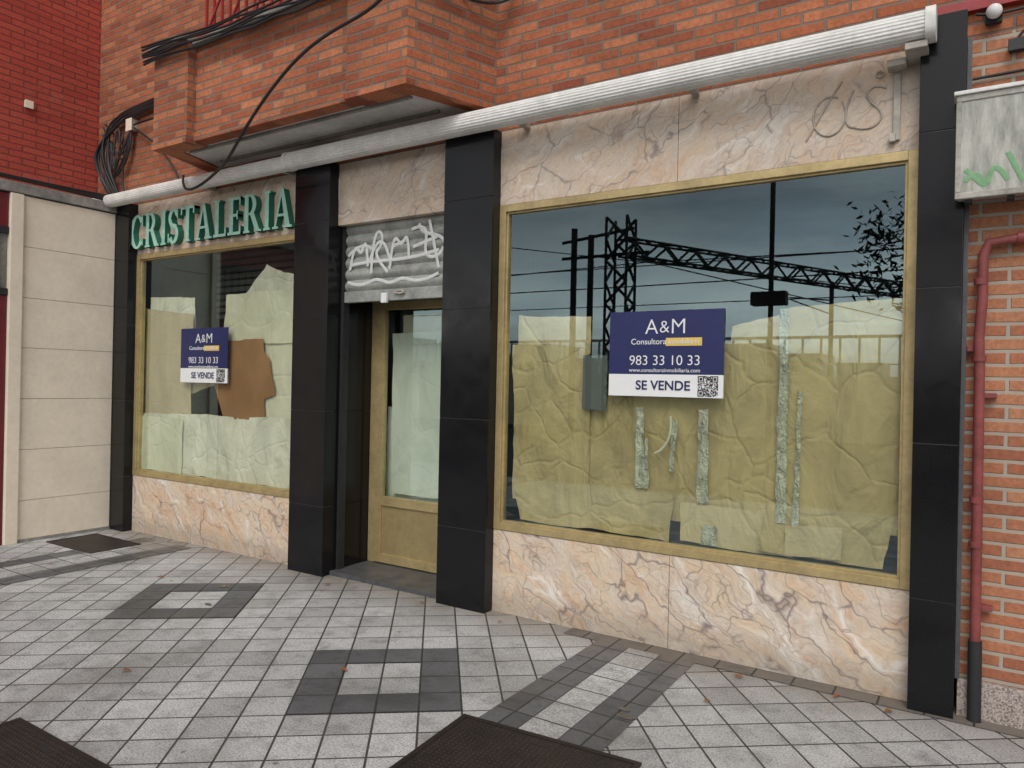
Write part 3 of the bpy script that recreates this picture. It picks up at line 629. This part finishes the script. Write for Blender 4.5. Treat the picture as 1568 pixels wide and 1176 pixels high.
for (x,y) in ((-2.95,-1.4),(-1.15,-.62),(-1.1,-.2),(-.6,-.16),(-5.5,-.9),(-4.3,-.25),(-3.9,-2.1),(-6.6,-1.2),(-.3,-.9),(-.35,-.2),(-2.7,-.2),(-3.4,-.18),(-5.2,-.2)):
    a=rr.uniform(0,6.28); s_=rr.uniform(.018,.035); pts=[]
    for (u,v,h) in ((-1,0,.0),(-.3,.5,.25),(.5,.35,.3),(1.1,0,.1),(.5,-.35,.3),(-.3,-.5,.35)):
        pts.append(bm.verts.new((x+s_*(u*math.cos(a)-v*math.sin(a)),y+s_*(u*math.sin(a)+v*math.cos(a)),.010+h*s_)))
    bm.faces.new(pts)
me=bpy.data.meshes.new('fallen_leaves'); bm.to_mesh(me); bm.free(); obj('fallen_leaves',me,dirty('dry_leaf',(.30,.10,.03),.7,0,.3,30,0))

# ---------------------------------------------------------------- across the street (mirrored in the glass)
GA=empty('railway_gantry')
def lattice(p0,p1,w,h,n,r):
    p0=Vector(p0);p1=Vector(p1); d=(p1-p0).normalized()
    up=Vector((0,0,1)) if abs(d.z)<.8 else Vector((1,0,0)); sd=d.cross(up).normalized()*w/2; up2=up*h/2
    c=[sd+up2,sd-up2,-sd-up2,-sd+up2]; out=[]
    for o_ in c: out.append([tuple(p0+o_),tuple(p1+o_)])
    for i in range(n):
        a=p0+(p1-p0)*i/n; b=p0+(p1-p0)*(i+1)/n
        for k in range(4):
            u,v=(k,(k+1)%4) if i%2 else ((k+1)%4,k); out.append([tuple(a+c[u]),tuple(b+c[v])])
    return out
tube('beam',lattice((-10.9,-20,6.65),(-2.0,-39,6.65),.5,.62,26,.05),.045,mSteel,GA,False,1)
tube('post',lattice((-11.0,-20,-.1),(-11.0,-20,7.7),.8,.8,10,.05),.055,mSteel,GA,False,1)
tube('far_post',lattice((-2.0,-39,-.1),(-2.0,-39,7.7),.8,.8,10,.05),.055,mSteel,GA,False,1)
tube('side_posts',[[(-12.9,-20,-.1),(-12.9,-20,7.5)],[(-12.2,-20,-.1),(-12.2,-20,7.2)]],.12,mSteel,GA,False,2)
tube('cross_arm',[[(-13.4,-20,6.4),(-9.9,-20,6.4)],[(-13.4,-20,7.0),(-10.5,-20,7.3)]],.06,mSteel,GA,False,2)
tube('catenary_wires',[[(-60,-22,5.6),(-10.8,-22,5.5),(40,-22,5.7)],[(-60,-22,6.5),(-35,-22,5.9),(-10.8,-22,6.4),(12,-22,5.9),(40,-22,6.6)],[(-60,-30,5.8),(40,-30,5.6)],[(-60,-26,7.2),(40,-27,6.9)],[(-30,-20,9.5),(-2,-36,6.4),(30,-60,6)],[(-10.8,-20,6.3),(2,-50,4.5)]],.025,mCable,GA,False,1)
for i in range(3):
    E=empty('catenary_mast'); X=-8+i*5.5; Y=-46-i*6
    tube('mast',[[(X,Y,-.1),(X,Y,8.6)]],.14,mSteel,E,False,2); tube('arm',[[(X,Y,7.4),(X-2.6,Y,7.7)],[(X,Y,6.5),(X-2.6,Y,7.6)]],.05,mSteel,E,False,1)
UP=empty('utility_pole'); tube('pole',[(-3.83,-12,-.1),(-3.83,-12,6.3)],.055,mSteel,UP,False,3)
box('cabinet',-4.25,-3.5,-12.2,-11.9,3.45,3.75,mat=mSteel,parent=UP,bevel=.03); tube('top_arm',[(-3.83,-12,6.2),(-3.3,-12,6.35),(-2.9,-12,6.3)],.04,mSteel,UP,True,2)
F=empty('railway_fence'); box('wall',-80,80,-22.6,-22.3,-.1,2.1,mat=mCream,parent=F)
boxes('posts',[(-40+i*.6,-39.93+i*.6,-22.5,-22.43,2.1,3.4) for i in range(110)],mFence,F); boxes('rails',[(-40,27,-22.51,-22.42,3.4,3.5),(-40,27,-22.5,-22.43,2.5,2.55)],mFence,F)
OB=empty('distant_buildings'); ob=[]; rr=random.Random(2)
for i in range(26):
    X=-95+i*8; ob.append((X,X+rr.uniform(5,7.6),-105,-95,-.1,rr.uniform(5,10)))
boxes('blocks',ob,mSoff,OB); boxes('windows',[(b[0]+1+k*1.5,b[0]+1.8+k*1.5,-94.99,-94.9,z,z+1.2) for b in ob for k in range(3) for z in (1.2,4.0) if z+1.4<b[5]],mBlackP,OB)
T=empty('tree')
def limb(pts,r0,r1,name):
    cu=bpy.data.curves.new(name,'CURVE'); cu.dimensions='3D'; cu.bevel_depth=1; cu.bevel_resolution=2; s_=cu.splines.new('NURBS'); s_.points.add(len(pts)-1)
    for i,p in enumerate(pts): s_.points[i].co=(*p,1); s_.points[i].radius=r0+(r1-r0)*i/(len(pts)-1)
    s_.use_endpoint_u=True; s_.order_u=3; obj(name,cu,mBark,T)
TX,TY=1.3,-8.0
limb([(TX,TY,-.1),(TX+.05,TY,1.5),(TX-.05,TY+.05,3.0),(TX,TY,4.6),(TX+.1,TY,6)],.14,.04,'trunk')
tips=[]; rr=random.Random(4)
for k in range(12):
    a=rr.uniform(0,6.28); z=rr.uniform(2.8,4.8); L=rr.uniform(1.2,2.1)
    if k<4: a=math.pi+[-.35,-.05,.3,.1][k]; z=[3.4,3.7,4.0,2.9][k]; L=2.6
    e=(TX+L*math.cos(a),TY+L*math.sin(a),z+rr.uniform(.0,.6)); mdl=(TX+L*.5*math.cos(a),TY+L*.5*math.sin(a),z+.45)
    limb([(TX,TY,z-.3),mdl,e],.04,.010,'limb_%d'%k)
    for q in range(4):
        f_=.45+.15*q; b0=(TX+L*f_*math.cos(a),TY+L*f_*math.sin(a),z+.3); b1=(b0[0]+rr.uniform(-.5,.2),b0[1]+rr.uniform(-.3,.3),b0[2]+rr.uniform(-.5,.35))
        limb([b0,((b0[0]+b1[0])/2,b0[1],(b0[2]+b1[2])/2+.06),b1],.012,.004,'twig_%d_%d'%(k,q)); tips.append(b1)
    for t_ in (.6,.8,1.0): tips.append((TX+L*t_*math.cos(a),TY+L*t_*math.sin(a),z+.2+.3*t_))
bm=bmesh.new()
for c_ in tips:
    for i in range(38):
        p=Vector(c_)+Vector((rr.gauss(0,.17),rr.gauss(0,.17),rr.gauss(-.05,.17)))
        d=Vector((rr.uniform(-1,1),rr.uniform(-1,1),rr.uniform(-1.2,.3))).normalized(); s_=rr.uniform(.05,.09); n_=d.cross(Vector((rr.uniform(-1,1),rr.uniform(-1,1),rr.uniform(-1,1)))).normalized()*s_*.32
        bm.faces.new([bm.verts.new(p-d*s_),bm.verts.new(p+n_),bm.verts.new(p+d*s_),bm.verts.new(p-n_)])
me=bpy.data.meshes.new('foliage'); bm.to_mesh(me); bm.free(); obj('foliage',me,dirty('leaf_green',(.05,.07,.025),.6,0,.4,3,0),T)

# ---------------------------------------------------------------- world & sun
w=bpy.data.worlds.new('World'); S.world=w; w.use_nodes=True; t=w.node_tree; t.nodes.clear()
out=t.nodes.new('ShaderNodeOutputWorld'); bg=t.nodes.new('ShaderNodeBackground'); bg.inputs[1].default_value=.15
sky=t.nodes.new('ShaderNodeTexSky'); sky.sky_type='NISHITA'; sky.sun_disc=False; sky.sun_elevation=R(48); sky.dust_density=3; sky.air_density=1.2
bw=t.nodes.new('ShaderNodeRGBToBW'); t.links.new(sky.outputs[0],bw.inputs[0])
mixn=t.nodes.new('ShaderNodeMix'); mixn.data_type='RGBA'; mixn.inputs[0].default_value=.78; t.links.new(sky.outputs[0],mixn.inputs[6]); t.links.new(bw.outputs[0],mixn.inputs[7])
tc=t.nodes.new('ShaderNodeTexCoord'); mp=t.nodes.new('ShaderNodeMapping'); mp.inputs['Scale'].default_value=(1,1,4); t.links.new(tc.outputs['Generated'],mp.inputs[0])
nz=t.nodes.new('ShaderNodeTexNoise'); nz.inputs['Scale'].default_value=2.6; nz.inputs['Detail'].default_value=6; nz.inputs['Roughness'].default_value=.58; t.links.new(mp.outputs[0],nz.inputs[0])
cr=t.nodes.new('ShaderNodeValToRGB'); cr.color_ramp.elements[0].position=.38; cr.color_ramp.elements[0].color=(.45,.48,.52,1); cr.color_ramp.elements[1].position=.62; cr.color_ramp.elements[1].color=(1,.98,.95,1); t.links.new(nz.outputs[0],cr.inputs[0])
mu=t.nodes.new('ShaderNodeMix'); mu.data_type='RGBA'; mu.blend_type='MULTIPLY'; mu.inputs[0].default_value=1; t.links.new(mixn.outputs[2],mu.inputs[6]); t.links.new(cr.outputs[0],mu.inputs[7])
# bright break in the cloud low over the horizon
sx=t.nodes.new('ShaderNodeSeparateXYZ'); t.links.new(tc.outputs['Generated'],sx.inputs[0])
ad=mth('ADD',sx.outputs[2],mth('MULTIPLY',mth('SUBTRACT',nz.outputs[0],.5),.22))
cr2=t.nodes.new('ShaderNodeValToRGB'); e0,e1=cr2.color_ramp.elements; e0.position=.10; e0.color=(1,1,1,1); e1.position=.22; e1.color=(0,0,0,1); t.links.new(ad,cr2.inputs[0])
sc=mth('ADD',1.3,mth('MULTIPLY',cr2.outputs[0],1.6))
vm=t.nodes.new('ShaderNodeVectorMath'); vm.operation='SCALE'; t.links.new(sc,vm.inputs['Scale']); t.links.new(mu.outputs[2],vm.inputs[0])
t.links.new(vm.outputs[0],bg.inputs[0]); t.links.new(bg.outputs[0],out.inputs[0])
sl=bpy.data.lights.new('sun','SUN'); sl.energy=1.1; sl.angle=R(30); sl.color=(1,.97,.92); so=bpy.data.objects.new('sun',sl); col.objects.link(so)
sd=Vector((.35*math.cos(R(48)),-.94*math.cos(R(48)),math.sin(R(48)))).normalized()
so.rotation_euler=sd.to_track_quat('Z','Y').to_euler()
sky.sun_rotation=math.atan2(sd.x,sd.y)

# ---------------------------------------------------------------- camera
cam=bpy.data.cameras.new('camera'); co_=bpy.data.objects.new('camera',cam); col.objects.link(co_)
cam.sensor_width=36; cam.lens=25.71; cam.clip_end=1000; cam.clip_start=.05
co_.matrix_world=Matrix.Translation((0,-4.35,1.62))@Matrix.Rotation(R(32.5),4,'Z')@Matrix.Rotation(R(90),4,'X')@Matrix.Rotation(R(1.2),4,'Z')
S.camera=co_
